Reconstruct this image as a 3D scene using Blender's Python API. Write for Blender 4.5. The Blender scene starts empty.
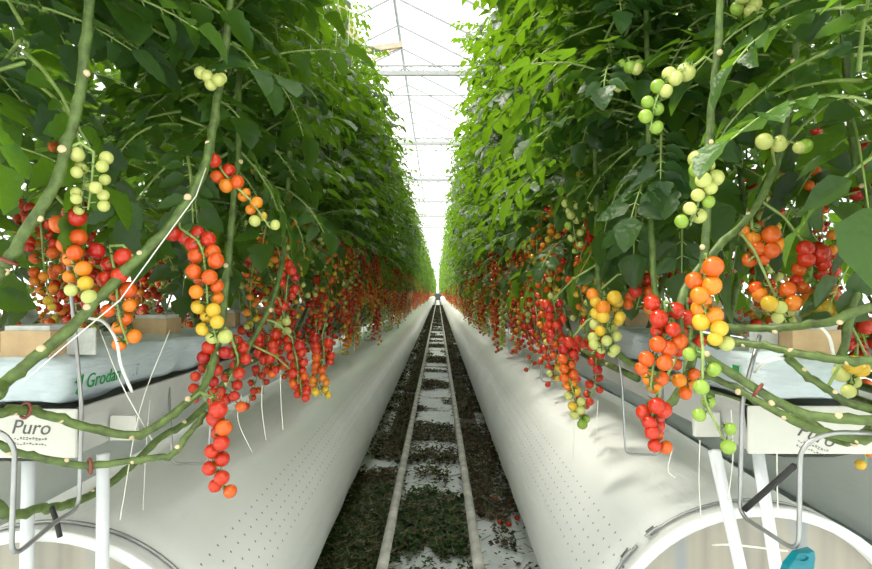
import bpy, math, random
from mathutils import Vector, Matrix, Quaternion
R = math.radians
PI = math.pi
sc = bpy.context.scene
COL = sc.collection

# ------------------------------------------------------------------ camera
CAM = Vector((0, 0, 1.3)); F = 581.0
cam_data = bpy.data.cameras.new('camera'); cam_data.sensor_width = 36.0
cam_data.lens = F / 872 * 36.0; cam_data.clip_start = 0.02; cam_data.clip_end = 400
cam = bpy.data.objects.new('camera', cam_data); COL.objects.link(cam)
cam.location = CAM
cam.rotation_euler = (R(90 + 0.84), 0, R(0.2))
sc.camera = cam
CM = cam.rotation_euler.to_matrix()

def at(px, py, y):
    d = CM @ Vector(((px - 436) / F, -(py - 284.5) / F, -1.0))
    return CAM + d * (y / d.y)

# ------------------------------------------------------------------ materials
def new_mat(name):
    m = bpy.data.materials.new(name); m.use_nodes = True
    nt = m.node_tree; nt.nodes.clear()
    return m, nt, nt.nodes, nt.links

def out(nt, sock):
    o = nt.nodes.new('ShaderNodeOutputMaterial'); nt.links.new(sock, o.inputs['Surface'])

def math_node(nt, op, a, b=None, c=None):
    n = nt.nodes.new('ShaderNodeMath'); n.operation = op
    for i, v in enumerate((a, b, c)):
        if v is None: continue
        if isinstance(v, (int, float)): n.inputs[i].default_value = v
        else: nt.links.new(v, n.inputs[i])
    return n.outputs[0]

def ramp(nt, fac, stops):
    n = nt.nodes.new('ShaderNodeValToRGB'); nt.links.new(fac, n.inputs[0])
    e = n.color_ramp.elements
    while len(e) < len(stops): e.new(0.5)
    for k, (p, c) in enumerate(stops):
        e[k].position = p; e[k].color = (*c, 1)
    return n.outputs[0]

def noise(nt, vec, scale, detail=3, rough=0.55):
    n = nt.nodes.new('ShaderNodeTexNoise'); n.inputs['Scale'].default_value = scale
    n.inputs['Detail'].default_value = detail; n.inputs['Roughness'].default_value = rough
    if vec is not None: nt.links.new(vec, n.inputs['Vector'])
    return n.outputs['Fac']

def obj_coord(nt):
    return nt.nodes.new('ShaderNodeTexCoord').outputs['Object']

def simple(name, c, rough=0.5, metal=0.0, var=0.12, scale=20, spec=0.5, bump=0.0):
    m, nt, N, L = new_mat(name)
    p = N.new('ShaderNodeBsdfPrincipled'); p.inputs['Roughness'].default_value = rough
    p.inputs['Metallic'].default_value = metal; p.inputs['Specular IOR Level'].default_value = spec
    f = noise(nt, obj_coord(nt), scale)
    lo = tuple(x * (1 - var) for x in c); hi = tuple(min(1, x * (1 + var)) for x in c)
    L.new(ramp(nt, f, [(0.3, lo), (0.7, hi)]), p.inputs['Base Color'])
    if bump:
        b = N.new('ShaderNodeBump'); b.inputs['Strength'].default_value = bump
        b.inputs['Distance'].default_value = 0.01
        L.new(f, b.inputs['Height']); L.new(b.outputs[0], p.inputs['Normal'])
    out(nt, p.outputs[0]); return m

def leaf_mat(name, dark, light, trans, mix=0.42, rough=0.42):
    m, nt, N, L = new_mat(name)
    g = N.new('ShaderNodeNewGeometry')
    col = ramp(nt, g.outputs['Random Per Island'], [(0.0, dark), (1.0, light)])
    p = N.new('ShaderNodeBsdfPrincipled'); p.inputs['Roughness'].default_value = rough
    p.inputs['Specular IOR Level'].default_value = 0.4
    L.new(col, p.inputs['Base Color'])
    f = noise(nt, obj_coord(nt), 42, 2)
    b = N.new('ShaderNodeBump'); b.inputs['Strength'].default_value = 0.6; b.inputs['Distance'].default_value = 0.01
    L.new(f, b.inputs['Height']); L.new(b.outputs[0], p.inputs['Normal'])
    t = N.new('ShaderNodeBsdfTranslucent'); t.inputs['Color'].default_value = (*trans, 1)
    x = N.new('ShaderNodeMixShader'); x.inputs[0].default_value = mix
    L.new(p.outputs[0], x.inputs[1]); L.new(t.outputs[0], x.inputs[2])
    out(nt, x.outputs[0]); return m

def skin(name, c, c2):
    m, nt, N, L = new_mat(name)
    p = N.new('ShaderNodeBsdfPrincipled'); p.inputs['Roughness'].default_value = 0.16
    p.inputs['Specular IOR Level'].default_value = 0.5
    oi = N.new('ShaderNodeObjectInfo')
    f = noise(nt, obj_coord(nt), 25, 1)
    ff = math_node(nt, 'MULTIPLY_ADD', oi.outputs['Random'], 0.5, math_node(nt, 'MULTIPLY', f, 0.5))
    L.new(ramp(nt, ff, [(0.15, c), (0.85, c2)]), p.inputs['Base Color'])
    p.inputs['Subsurface Weight'].default_value = 0.0
    out(nt, p.outputs[0]); return m

M = {}
M['leaf'] = leaf_mat('tomato leaf', (0.006, 0.026, 0.007), (0.036, 0.090, 0.026), (0.27, 0.53, 0.015), 0.33, 0.42)
M['leaf_far'] = leaf_mat('tomato leaf far', (0.006, 0.026, 0.007), (0.036, 0.090, 0.026), (0.29, 0.55, 0.015), 0.34, 0.42)
M['stem'] = simple('green stem', (0.090, 0.140, 0.032), 0.5, var=0.45, scale=45, bump=0.3)
M['stem_light'] = simple('light green stalk', (0.26, 0.36, 0.10), 0.5, var=0.25, scale=30)
M['scar'] = simple('pale leaf scar', (0.62, 0.50, 0.30), 0.7)
M['clip'] = simple('red brown clip', (0.20, 0.05, 0.03), 0.5)
M['calyx'] = simple('green calyx', (0.06, 0.15, 0.025), 0.6)
RIPE = [((0.20, 0.33, 0.035), (0.28, 0.42, 0.06)), ((0.42, 0.47, 0.12), (0.53, 0.55, 0.18)),
        ((0.60, 0.38, 0.025), (0.68, 0.46, 0.04)), ((0.66, 0.17, 0.010), (0.70, 0.24, 0.015)),
        ((0.58, 0.075, 0.007), (0.64, 0.12, 0.009)), ((0.46, 0.020, 0.007), (0.54, 0.038, 0.008)),
        ((0.34, 0.010, 0.007), (0.42, 0.016, 0.008))]
RN = ['green', 'pale', 'yellow', 'orange', 'orange red', 'red', 'deep red']
SKIN = [skin('tomato skin ' + RN[i], *RIPE[i]) for i in range(7)]
M['wire'] = simple('galvanised wire', (0.36, 0.37, 0.37), 0.38, 0.8)
M['twine'] = simple('white twine', (0.75, 0.75, 0.68), 0.8)
M['white_paint'] = simple('white painted metal', (0.78, 0.80, 0.80), 0.4, var=0.05)
M['post'] = simple('white plastic post', (0.66, 0.69, 0.72), 0.35, var=0.04)
M['gutter'] = simple('white coated gutter', (0.48, 0.49, 0.47), 0.4, var=0.08, scale=8)
M['board'] = simple('white board', (0.60, 0.60, 0.55), 0.6, var=0.04)
M['ink'] = simple('grey ink', (0.10, 0.10, 0.10), 0.7)
M['green_ink'] = simple('green ink', (0.015, 0.26, 0.06), 0.6)
M['pale_ink'] = simple('pale grey ink', (0.33, 0.38, 0.38), 0.7)
M['kraft'] = simple('kraft paper', (0.48, 0.34, 0.19), 0.85, var=0.12, scale=30)
M['wool'] = simple('grey wool', (0.50, 0.52, 0.50), 0.9, var=0.15, scale=60)
M['black'] = simple('black rubber', (0.02, 0.02, 0.02), 0.6)
M['teal'] = simple('teal plastic', (0.0, 0.16, 0.21), 0.35)
M['hose'] = simple('white hose', (0.72, 0.74, 0.70), 0.45)
M['tan'] = simple('tan painted steel', (0.62, 0.50, 0.36), 0.5)
M['girder'] = simple('galvanised girder', (0.42, 0.43, 0.42), 0.5, var=.05)
M['bar'] = simple('aluminium glazing bar', (0.30, 0.31, 0.32), 0.5, var=.05)
M['steel'] = simple('pale steel', (0.50, 0.52, 0.53), 0.5)
M['litter_green'] = leaf_mat('wilted leaf', (0.014, 0.042, 0.008), (0.048, 0.100, 0.020), (0.06, 0.12, 0.01), 0.15, 0.6)
M['litter_brown'] = leaf_mat('dead leaf', (0.030, 0.020, 0.012), (0.11, 0.065, 0.032), (0.08, 0.05, 0.02), 0.1, 0.7)
M['straw'] = simple('dry stalk', (0.22, 0.19, 0.10), 0.7, var=0.4)
M['rail'] = simple('worn white rail pipe', (0.55, 0.54, 0.49), 0.45, var=0.35, scale=9)

# white plastic sleeve with rows of punched holes on both sides
def sleeve_material():
    m, nt, N, L = new_mat('white perforated film')
    co = obj_coord(nt); s = N.new('ShaderNodeSeparateXYZ'); L.new(co, s.inputs[0])
    ax = math_node(nt, 'ABSOLUTE', s.outputs['X'])
    ang = math_node(nt, 'ARCTAN2', s.outputs['Z'], ax)
    u = math_node(nt, 'DIVIDE', math_node(nt, 'SUBTRACT', ang, R(19.0)), R(5.2))
    row = math_node(nt, 'FLOOR', u)
    v = math_node(nt, 'ADD', math_node(nt, 'DIVIDE', s.outputs['Y'], 0.052), math_node(nt, 'MULTIPLY', row, 0.5))
    fu = math_node(nt, 'SUBTRACT', math_node(nt, 'FRACT', u), 0.5)
    fv = math_node(nt, 'SUBTRACT', math_node(nt, 'FRACT', v), 0.5)
    du = math_node(nt, 'MULTIPLY', fu, 0.036); dv = math_node(nt, 'MULTIPLY', fv, 0.052)
    d = math_node(nt, 'SQRT', math_node(nt, 'ADD', math_node(nt, 'MULTIPLY', du, du), math_node(nt, 'MULTIPLY', dv, dv)))
    hole = math_node(nt, 'LESS_THAN', d, 0.0034)
    inb = math_node(nt, 'MULTIPLY', math_node(nt, 'GREATER_THAN', u, 0.0), math_node(nt, 'LESS_THAN', u, 5.0))
    mask = math_node(nt, 'MULTIPLY', hole, inb)
    n = noise(nt, co, 3.0, 4)
    base = ramp(nt, n, [(0.25, (0.80, 0.82, 0.81)), (0.75, (0.88, 0.89, 0.88))])
    mx = N.new('ShaderNodeMix'); mx.data_type = 'RGBA'
    L.new(mask, mx.inputs['Factor']); L.new(base, mx.inputs['A']); mx.inputs['B'].default_value = (0.14, 0.16, 0.17, 1)
    p = N.new('ShaderNodeBsdfPrincipled'); p.inputs['Roughness'].default_value = 0.34
    L.new(mx.outputs['Result'], p.inputs['Base Color'])
    b = N.new('ShaderNodeBump'); b.inputs['Strength'].default_value = 0.25; b.inputs['Distance'].default_value = 0.02
    mp = N.new('ShaderNodeMapping'); mp.inputs['Scale'].default_value = (6, 1.2, 6); L.new(co, mp.inputs[0])
    L.new(noise(nt, mp.outputs[0], 3, 3), b.inputs['Height']); L.new(b.outputs[0], p.inputs['Normal'])
    t = N.new('ShaderNodeBsdfTranslucent'); t.inputs['Color'].default_value = (0.8, 0.82, 0.8, 1)
    x = N.new('ShaderNodeMixShader'); x.inputs[0].default_value = 0.12
    L.new(p.outputs[0], x.inputs[1]); L.new(t.outputs[0], x.inputs[2])
    out(nt, x.outputs[0]); return m
M['sleeve'] = sleeve_material()

def endpanel_material():
    m, nt, N, L = new_mat('translucent banded panel')
    co = obj_coord(nt)
    mp = N.new('ShaderNodeMapping'); mp.inputs['Scale'].default_value = (14, 1, 0.6); L.new(co, mp.inputs[0])
    f = noise(nt, mp.outputs[0], 1.0, 2)
    c = ramp(nt, f, [(0.30, (0.17, 0.17, 0.155)), (0.42, (0.30, 0.28, 0.235)), (0.55, (0.36, 0.33, 0.27)), (0.68, (0.26, 0.285, 0.30))])  # soft vertical bands of grey, beige and bluish colour
    p = N.new('ShaderNodeBsdfPrincipled'); p.inputs['Roughness'].default_value = 0.3
    L.new(c, p.inputs['Base Color'])
    out(nt, p.outputs[0]); return m
M['endpanel'] = endpanel_material()

def floor_material():
    m, nt, N, L = new_mat('white ground sheet with debris stains')
    co = obj_coord(nt)
    mp = N.new('ShaderNodeMapping'); mp.inputs['Scale'].default_value = (0.55, 1.5, 1); L.new(co, mp.inputs[0])
    big = noise(nt, mp.outputs[0], 1.6, 5, 0.62)
    s = N.new('ShaderNodeSeparateXYZ'); L.new(co, s.inputs[0])
    fine = noise(nt, co, 34, 4, 0.7)
    k = math_node(nt, 'MULTIPLY_ADD', fine, 0.45, big)
    ax = math_node(nt, 'ABSOLUTE', math_node(nt, 'ADD', s.outputs['X'], 0.03))
    lane = math_node(nt, 'SUBTRACT', math_node(nt, 'GREATER_THAN', ax, 0.22), math_node(nt, 'MULTIPLY', math_node(nt, 'GREATER_THAN', ax, 0.42), .9))
    k = math_node(nt, 'MULTIPLY_ADD', lane, 0.22, math_node(nt, 'SUBTRACT', k, 0.06))
    mask = math_node(nt, 'MULTIPLY', math_node(nt, 'GREATER_THAN', k, 0.76), math_node(nt, 'GREATER_THAN', s.outputs['Y'], 4.75))
    sheet = ramp(nt, noise(nt, co, 12, 4), [(0.3, (0.60, 0.64, 0.66)), (0.7, (0.76, 0.79, 0.80))])
    dirt = ramp(nt, noise(nt, co, 55, 4, 0.7), [(0.3, (0.012, 0.014, 0.008)), (0.55, (0.04, 0.035, 0.02)), (0.75, (0.10, 0.075, 0.045))])
    mx = N.new('ShaderNodeMix'); mx.data_type = 'RGBA'
    L.new(mask, mx.inputs['Factor']); L.new(sheet, mx.inputs['A']); L.new(dirt, mx.inputs['B'])
    p = N.new('ShaderNodeBsdfPrincipled'); p.inputs['Roughness'].default_value = 0.7
    L.new(mx.outputs['Result'], p.inputs['Base Color'])
    out(nt, p.outputs[0]); return m
M['floor'] = floor_material()

def glass_material(name, tint, k):
    m, nt, N, L = new_mat(name)
    a = N.new('ShaderNodeBsdfTransparent'); a.inputs['Color'].default_value = (*tint, 1)
    t = N.new('ShaderNodeBsdfTranslucent'); t.inputs['Color'].default_value = (0.95, 0.97, 1, 1)
    x = N.new('ShaderNodeMixShader'); x.inputs[0].default_value = k
    L.new(a.outputs[0], x.inputs[1]); L.new(t.outputs[0], x.inputs[2])
    out(nt, x.outputs[0]); return m
M['roof_glass'] = glass_material('diffusing roof glass', (0.96, 0.98, 0.98), 0.25)
M['wall_glass'] = glass_material('whitewashed wall glass', (0.9, 0.93, 0.93), 0.5)

# ------------------------------------------------------------------ mesh helpers
class MB:
    def __init__(self): self.v = []; self.f = []; self.m = []
    def quad_strip(self, a, b, mi):
        pass
    def tube(self, pts, rad, n=6, mi=0, cap=True):
        pts = [Vector(p) for p in pts]; k = len(pts)
        if not hasattr(rad, '__len__'): rad = [rad] * k
        base = len(self.v)
        t0 = (pts[1] - pts[0]).normalized()
        ref = Vector((0, 0, 1)) if abs(t0.z) < 0.9 else Vector((1, 0, 0))
        u = t0.cross(ref).normalized()
        for i in range(k):
            t = (pts[min(i + 1, k - 1)] - pts[max(i - 1, 0)])
            if t.length < 1e-9: t = t0.copy()
            t.normalize()
            u = (u - t * u.dot(t))
            if u.length < 1e-6: u = t.orthogonal()
            u.normalize(); w = t.cross(u)
            for j in range(n):
                a = 2 * PI * j / n
                self.v.append(pts[i] + (u * math.cos(a) + w * math.sin(a)) * rad[i])
        for i in range(k - 1):
            for j in range(n):
                a = base + i * n + j; b = base + i * n + (j + 1) % n
                self.f.append((a, b, b + n, a + n)); self.m.append(mi)
        if cap:
            self.f.append(tuple(base + j for j in range(n))[::-1]); self.m.append(mi)
            self.f.append(tuple(base + (k - 1) * n + j for j in range(n))); self.m.append(mi)
        return self
    def box(self, lo, hi, mi=0):
        b = len(self.v)
        for x in (lo[0], hi[0]):
            for y in (lo[1], hi[1]):
                for z in (lo[2], hi[2]): self.v.append(Vector((x, y, z)))
        for q in ((0, 1, 3, 2), (4, 6, 7, 5), (0, 4, 5, 1), (2, 3, 7, 6), (0, 2, 6, 4), (1, 5, 7, 3)):
            self.f.append(tuple(b + i for i in q)); self.m.append(mi)
        return self
    def bar(self, p, q, w, h, mi=0):
        """square bar between two points"""
        p, q = Vector(p), Vector(q); t = (q - p).normalized()
        ref = Vector((0, 0, 1)) if abs(t.z) < 0.95 else Vector((1, 0, 0))
        u = t.cross(ref).normalized() * w / 2; v = u.normalized().cross(t) * h / 2
        b = len(self.v)
        for c in (p, q):
            for s, r in ((-1, -1), (1, -1), (1, 1), (-1, 1)): self.v.append(c + u * s + v * r)
        for q4 in ((0, 1, 2, 3), (7, 6, 5, 4), (0, 4, 5, 1), (1, 5, 6, 2), (2, 6, 7, 3), (3, 7, 4, 0)):
            self.f.append(tuple(b + i for i in q4)); self.m.append(mi)
        return self
    def ball(self, c, r, nu=10, nv=7, mi=0, axis=None, flat=0.92):
        c = Vector(c); b = len(self.v)
        q = Quaternion() if axis is None else Vector((0, 0, 1)).rotation_difference(Vector(axis))
        self.v.append(c + q @ Vector((0, 0, r * flat)))
        for i in range(1, nv):
            th = PI * i / nv
            for j in range(nu):
                a = 2 * PI * j / nu
                self.v.append(c + q @ Vector((r * math.sin(th) * math.cos(a), r * math.sin(th) * math.sin(a), r * flat * math.cos(th))))
        self.v.append(c + q @ Vector((0, 0, -r * flat)))
        last = len(self.v) - 1
        for j in range(nu):
            self.f.append((b, b + 1 + j, b + 1 + (j + 1) % nu)); self.m.append(mi)
            for i in range(nv - 2):
                p0 = b + 1 + i * nu
                self.f.append((p0 + j, p0 + nu + j, p0 + nu + (j + 1) % nu, p0 + (j + 1) % nu)); self.m.append(mi)
            p0 = b + 1 + (nv - 2) * nu
            self.f.append((p0 + j, last, p0 + (j + 1) % nu)); self.m.append(mi)
        return self
    def star(self, c, axis, r, mi, n=5, rng=random):
        c = Vector(c); ax = Vector(axis).normalized(); u = ax.orthogonal().normalized(); w = ax.cross(u)
        for k in range(n):
            a = 2 * PI * k / n + rng.uniform(-.2, .2); d = u * math.cos(a) + w * math.sin(a); e = ax.cross(d)
            b = len(self.v); L_ = r * rng.uniform(.8, 1.2)
            self.v += [c - e * r * .14, c + e * r * .14, c + d * L_ * .6 + e * r * .1 + ax * r * .08, c + d * L_ * .6 - e * r * .1 + ax * r * .08, c + d * L_ * 1.05 + ax * r * rng.uniform(.1, .5)]
            self.f.append((b, b + 1, b + 2, b + 3)); self.f.append((b + 3, b + 2, b + 4)); self.m += [mi, mi]
        return self
    def mesh(self, name, mats, smooth=True):
        me = bpy.data.meshes.new(name)
        me.from_pydata([tuple(p) for p in self.v], [], self.f)
        for mt in mats: me.materials.append(mt)
        if len(mats) > 1: me.polygons.foreach_set('material_index', self.m)
        me.polygons.foreach_set('use_smooth', [smooth] * len(self.f))
        me.update(); return me
    def build(self, name, mats, parent=None, smooth=False, loc=None):
        if not isinstance(mats, (list, tuple)): mats = [mats]
        return link(name, self.mesh(name, mats, smooth), parent, loc)

def link(name, me, parent=None, loc=None):
    o = bpy.data.objects.new(name, me); COL.objects.link(o)
    if parent is not None: o.parent = parent
    if loc is not None: o.location = loc
    return o

def tag(o, label=None, cat=None, group=None, kind=None):
    if label: o['label'] = label
    if cat: o['category'] = cat
    if group: o['group'] = group
    if kind: o['kind'] = kind
    return o

def empty(name, loc, label, cat, group=None):
    o = bpy.data.objects.new(name, None); COL.objects.link(o); o.location = loc
    o.empty_display_size = 0.1
    return tag(o, label, cat, group)

def bevel(o, w, seg=2):
    md = o.modifiers.new('bevel', 'BEVEL'); md.width = w; md.segments = seg; md.limit_method = 'ANGLE'
    return o

def spline(pts, n=6):
    """Catmull-Rom through pts"""
    pts = [Vector(p) for p in pts]
    P = [pts[0] * 2 - pts[1]] + pts + [pts[-1] * 2 - pts[-2]]
    res = []
    for i in range(1, len(P) - 2):
        a, b, c, d = P[i - 1:i + 3]
        for k in range(n):
            t = k / n
            res.append(0.5 * ((2 * b) + (c - a) * t + (2 * a - 5 * b + 4 * c - d) * t * t + (3 * b - a - 3 * c + d) * t ** 3))
    res.append(pts[-1].copy()); return res

def text_mesh(name, body, size, mat, parent, mw, shear=0.0, extrude=0.0006):
    cu = bpy.data.curves.new(name, 'FONT'); cu.body = body; cu.size = size; cu.shear = shear
    cu.extrude = extrude; cu.resolution_u = 3
    tmp = bpy.data.objects.new(name, cu); COL.objects.link(tmp)
    dg = bpy.context.evaluated_depsgraph_get(); dg.update()
    me = bpy.data.meshes.new_from_object(tmp.evaluated_get(dg)); me.name = name
    bpy.data.objects.remove(tmp); bpy.data.curves.remove(cu)
    me.materials.clear(); me.materials.append(mat)
    o = link(name, me, parent); o.matrix_local = mw
    return o

# ------------------------------------------------------------------ the setting
XL, XR, ROW_END = -0.845, 0.76, 100.0
NXL, NXR = XL - 1.62, XR + 1.62

fl = MB(); fl.v = [Vector(p) for p in ((-9, -5, 0), (9, -5, 0), (9, 104, 0), (-9, 104, 0))]; fl.f = [(0, 1, 2, 3)]; fl.m = [0]
tag(fl.build('floor', M['floor']), kind='structure')

def wall(name, a, b, z1, mat):
    w = MB(); a, b = Vector(a), Vector(b)
    n = (b - a).cross(Vector((0, 0, 1))).normalized() * 0.01
    w.v = [a - n, b - n, b - n + Vector((0, 0, z1)), a - n + Vector((0, 0, z1)), a + n, b + n, b + n + Vector((0, 0, z1)), a + n + Vector((0, 0, z1))]
    w.f = [(0, 1, 2, 3), (7, 6, 5, 4), (0, 4, 5, 1), (1, 5, 6, 2), (2, 6, 7, 3), (3, 7, 4, 0)]; w.m = [0] * 6
    return tag(w.build(name, mat), kind='structure')
wall('wall_back', (9, 104, 0), (-9, 104, 0), 7.4, M['wall_glass'])
wall('wall_left', (-9, 104, 0), (-9, -5, 0), 5.9, M['wall_glass'])
wall('wall_right', (9, -5, 0), (9, 104, 0), 5.9, M['wall_glass'])

m_ = simple('grey light blocking wall', (0.75, 0.75, 0.72), 0.8)
wall('wall_front_blocker', (-9, -5, 0), (9, -5, 0), 6.7, m_)  # unseen wall added behind the camera to darken the near leaves

pl = MB().box((-9, 103.7, 0), (9, 103.9, 1.25)); tag(pl.build('trim_2', simple('dark far end band', (0.05, 0.055, 0.045), 0.8)), kind='structure')  # low dark box added to darken the bright far end
# ridged glass roof, ridges parallel to the rows
rg = MB(); bars = MB(); ZE, ZR = 5.75, 6.75
for cx in (-8.8, -4.8, -0.8, 3.2, 7.2):
    for s in (-1, 1):
        b = len(rg.v)
        rg.v += [Vector((cx, -5, ZR)), Vector((cx + s * 2, -5, ZE)), Vector((cx + s * 2, 104, ZE)), Vector((cx, 104, ZR))]
        rg.f.append((b, b + 1, b + 2, b + 3)); rg.m.append(0)
tag(rg.build('ceiling', M['roof_glass']), kind='structure')
for cx in (-0.8, 3.2):
    bars.bar((cx, -5, ZR - .03), (cx, 104, ZR - .03), 0.05, 0.06)
    y = -4.0
    while y < 104:
        for s in (-1, 1): bars.bar((cx, y, ZR - .03), (cx + s * 2, y, ZE - .03), 0.022, 0.035)
        y += 1.12
for gx in (-2.8, 1.2): bars.box((gx - .1, -5, ZE - .12), (gx + .1, 104, ZE - .02))
tag(bars.build('trim_1', M['bar']), kind='structure')

# lattice girders across the aisle
def girder_mesh():
    g = MB(); L_ = 4.4
    g.box((-L_, -.03, -.03), (L_, .03, .04)); g.box((-L_, -.02, .125), (L_, .02, .15))
    return g.mesh('chord', [M['girder']], False)
def lattice_mesh():
    g = MB(); L_ = 4.4; n = 44
    for i in range(n):
        x0 = -L_ + 2 * L_ * i / n; x1 = x0 + 2 * L_ / n
        a, b = ((x0, 0, .03), (x1, 0, .13)) if i % 2 == 0 else ((x0, 0, .13), (x1, 0, .03))
        g.tube([a, b], 0.011, 5)
    return g.mesh('lattice', [M['girder']], False)
GM, LM = girder_mesh(), lattice_mesh()
ORD = ['nearest', 'second', 'third', 'fourth', 'fifth', 'sixth', 'seventh', 'eighth', 'ninth', 'tenth',
       'eleventh', 'twelfth', 'thirteenth', 'fourteenth', 'fifteenth', 'sixteenth', 'seventeenth', 'eighteenth',
       'nineteenth', 'twentieth', 'twenty-first', 'twenty-second']
for i in range(20):
    y = 9.75 + 4.6 * i
    lab = ('%s white lattice roof girder spanning the aisle under the glass' % ORD[i]) if i < 6 else 'far white lattice roof girder, one of the closely packed lines above the vanishing point'
    g = empty('roof_girder', (-0.3, y, 5.0), lab, 'girder', 'roof girders over the aisle')
    link('chord', GM, g); link('lattice', LM, g)
    w = MB().tube([(-4.7, y + 2.1, 5.36), (4.1, y + 2.1, 5.36)], 0.022, 8)
    tag(w.build('cross_pipe', M['steel'], smooth=True),
        ('%s thin pipe crossing the aisle between the roof girders' % ORD[i]) if i < 6 else 'far thin cross pipe, one of the closely packed lines above the vanishing point', 'pipe', 'cross pipes under the roof')
# long pipe along the roof
p = MB().tube([(-0.72, -2, 6.1), (-0.72, 103.5, 6.1)], 0.028, 8)
tag(p.build('roof_pipe', M['steel'], smooth=True), 'long thin grey pipe running down the aisle under the roof ridge', 'pipe')
# vent with its brace over the left row
vt = empty('roof_vent', (-1.55, 7.6, 6.3), 'open roof vent on tan struts, above the top of the left row', 'vent')
v = MB(); v.bar((-.9, -1.2, .35), (.6, -1.2, -.1), .05, .05); v.bar((-.9, 1.2, .35), (.6, 1.2, -.1), .05, .05)
v.bar((-.9, -1.2, .35), (-.9, 1.2, .35), .05, .05); v.bar((.6, -1.2, -.1), (.6, 1.2, -.1), .05, .05)
v.build('frame', M['white_paint'], vt)
v = MB(); b0 = at(342, 6, 6.2) - vt.location; b1 = at(358, 48, 6.2) - vt.location
v.bar(b0, b1 , .11, .11); v.build('post', M['tan'], vt)
v = MB(); v.bar(at(366, 50, 8.4) - vt.location, at(402, 45, 8.4) - vt.location, .06, .08)
v.bar(at(372, 60, 8.4) - vt.location, at(402, 46, 8.4) - vt.location, .03, .03); v.build('strut', M['tan'], vt)

# pipe rails in the aisle
for x, side in ((-0.247, 'left'), (0.180, 'right')):
    r = empty('pipe_rail', (x, 0, 0), 'long pale heating pipe rail on the %s side of the littered path' % side, 'rail', 'rails of the aisle')
    MB().tube([(0, -0.5, .085), (0, ROW_END, .085)], 0.0255, 12).build('pipe', M['rail'], r, True)
    m = MB().box((-.05, -.03, 0), (.05, .03, .008)); SUP = m.mesh('support', [M['steel']], False)
    m = MB().bar((0, 0, .006), (0, 0, .062), .03, .03); WEB = m.mesh('web', [M['steel']], False)
    for i in range(22):
        q = link('support', SUP, r, (0, 0.6 + 1.4 * i, 0)); link('web', WEB, q)

# ------------------------------------------------------------------ air ducts under the rows
def duct(cx, y0, y1, label, seed):
    rng = random.Random(seed)
    root = empty('air_duct', (cx, y0, 0.40), label, 'duct', 'white air ducts under the rows')
    RR = 0.40; n = 72; m = MB()
    ys = [0.0, .004, .02, .045]
    y = .09
    while y < y1 - y0:
        ys.append(y); y += 0.07 if y < 4 else (0.16 if y < 14 else 1.2)
    ys.append(y1 - y0)
    for k, y in enumerate(ys):
        base = RR - (0.012 if abs(y - .045) < .01 else 0)
        for j in range(n):
            a = 2 * PI * j / n
            w = 0.0
            if y > .1:
                up = max(0, math.sin(a))
                w = -0.010 * up * (0.5 + 0.5 * math.sin(y * 2.1 + seed)) + 0.0035 * math.sin(a * 9 + y * 3.0 + seed) * min(1, y) * max(0.15, up) + 0.003 * math.sin(y * 11 + 3 * math.cos(a)) * min(1, y / 3)
            r = base + w
            if math.sin(a) < -0.55: r = min(r, 0.398)
            z = max(-0.398, r * math.sin(a))
            m.v.append(Vector((r * math.cos(a), y, z)))
    for k in range(len(ys) - 1):
        for j in range(n):
            a = k * n + j; b = k * n + (j + 1) % n
            m.f.append((a, a + n, b + n, b)); m.m.append(0)
    # inner lip of the end
    b = len(m.v)
    for rr, yy in ((0.376, 0.0), (0.374, 0.05)):
        for j in range(n):
            a = 2 * PI * j / n; m.v.append(Vector((rr * math.cos(a), yy, rr * math.sin(a))))
    for j in range(n):
        j2 = (j + 1) % n
        m.f.append((j, j2, b + j2, b + j)); m.m.append(0)
        m.f.append((b + j, b + j2, b + n + j2, b + n + j)); m.m.append(0)
    m.build('sleeve', M['sleeve'], root, True)
    # banded panel closing the end
    e = MB(); e.v.append(Vector((0, .04, 0)))
    for j in range(n):
        a = 2 * PI * j / n; e.v.append(Vector((.377 * math.cos(a), .04, .377 * math.sin(a))))
    for j in range(n): e.f.append((0, 1 + j, 1 + (j + 1) % n)); e.m.append(0)
    e.build('end_panel', M['endpanel'], root)
    return root
def strap(root, y, a0, a1, r=0.392, th=0.0035):
    m = MB(); pts = [(r * math.cos(R(a)), y, r * math.sin(R(a))) for a in [a0 + (a1 - a0) * i / 60 for i in range(61)]]
    m.tube(pts, th, 6); return m.build('strap', M['wire'], root, True)
dl = duct(XL, 1.23, ROW_END, 'fat white perforated plastic air duct lying under the left row', 3)
dr = duct(XR, 1.37, ROW_END, 'fat white perforated plastic air duct lying under the right row', 8)
duct(NXL, 1.45, 40, 'white air duct beyond the left row, half hidden behind its gutter', 5)
duct(NXR, 1.45, 40, 'white air duct beyond the right row, past the dark gap', 9)
strap(dl, .055, -30, 210, .397, .0045)
st = strap(dr, .055, -20, 128, .397, .0035)
strap(dr, .055, 134, 215, .397, .0035)
for a in (127, 139):
    bk = MB()
    c = Vector((.403 * math.cos(R(a)), .055, .403 * math.sin(R(a)))); t = Vector((-math.sin(R(a)), 0, math.cos(R(a))))
    bk.bar(c - t * .012, c + t * .012, .010, .008)
    bk.tube([c - t * .020 + Vector((0, -.006, 0)), c + t * .020 + Vector((0, -.006, 0))], .003, 6)
    bk.build('buckle', M['wire'], dr)

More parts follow.
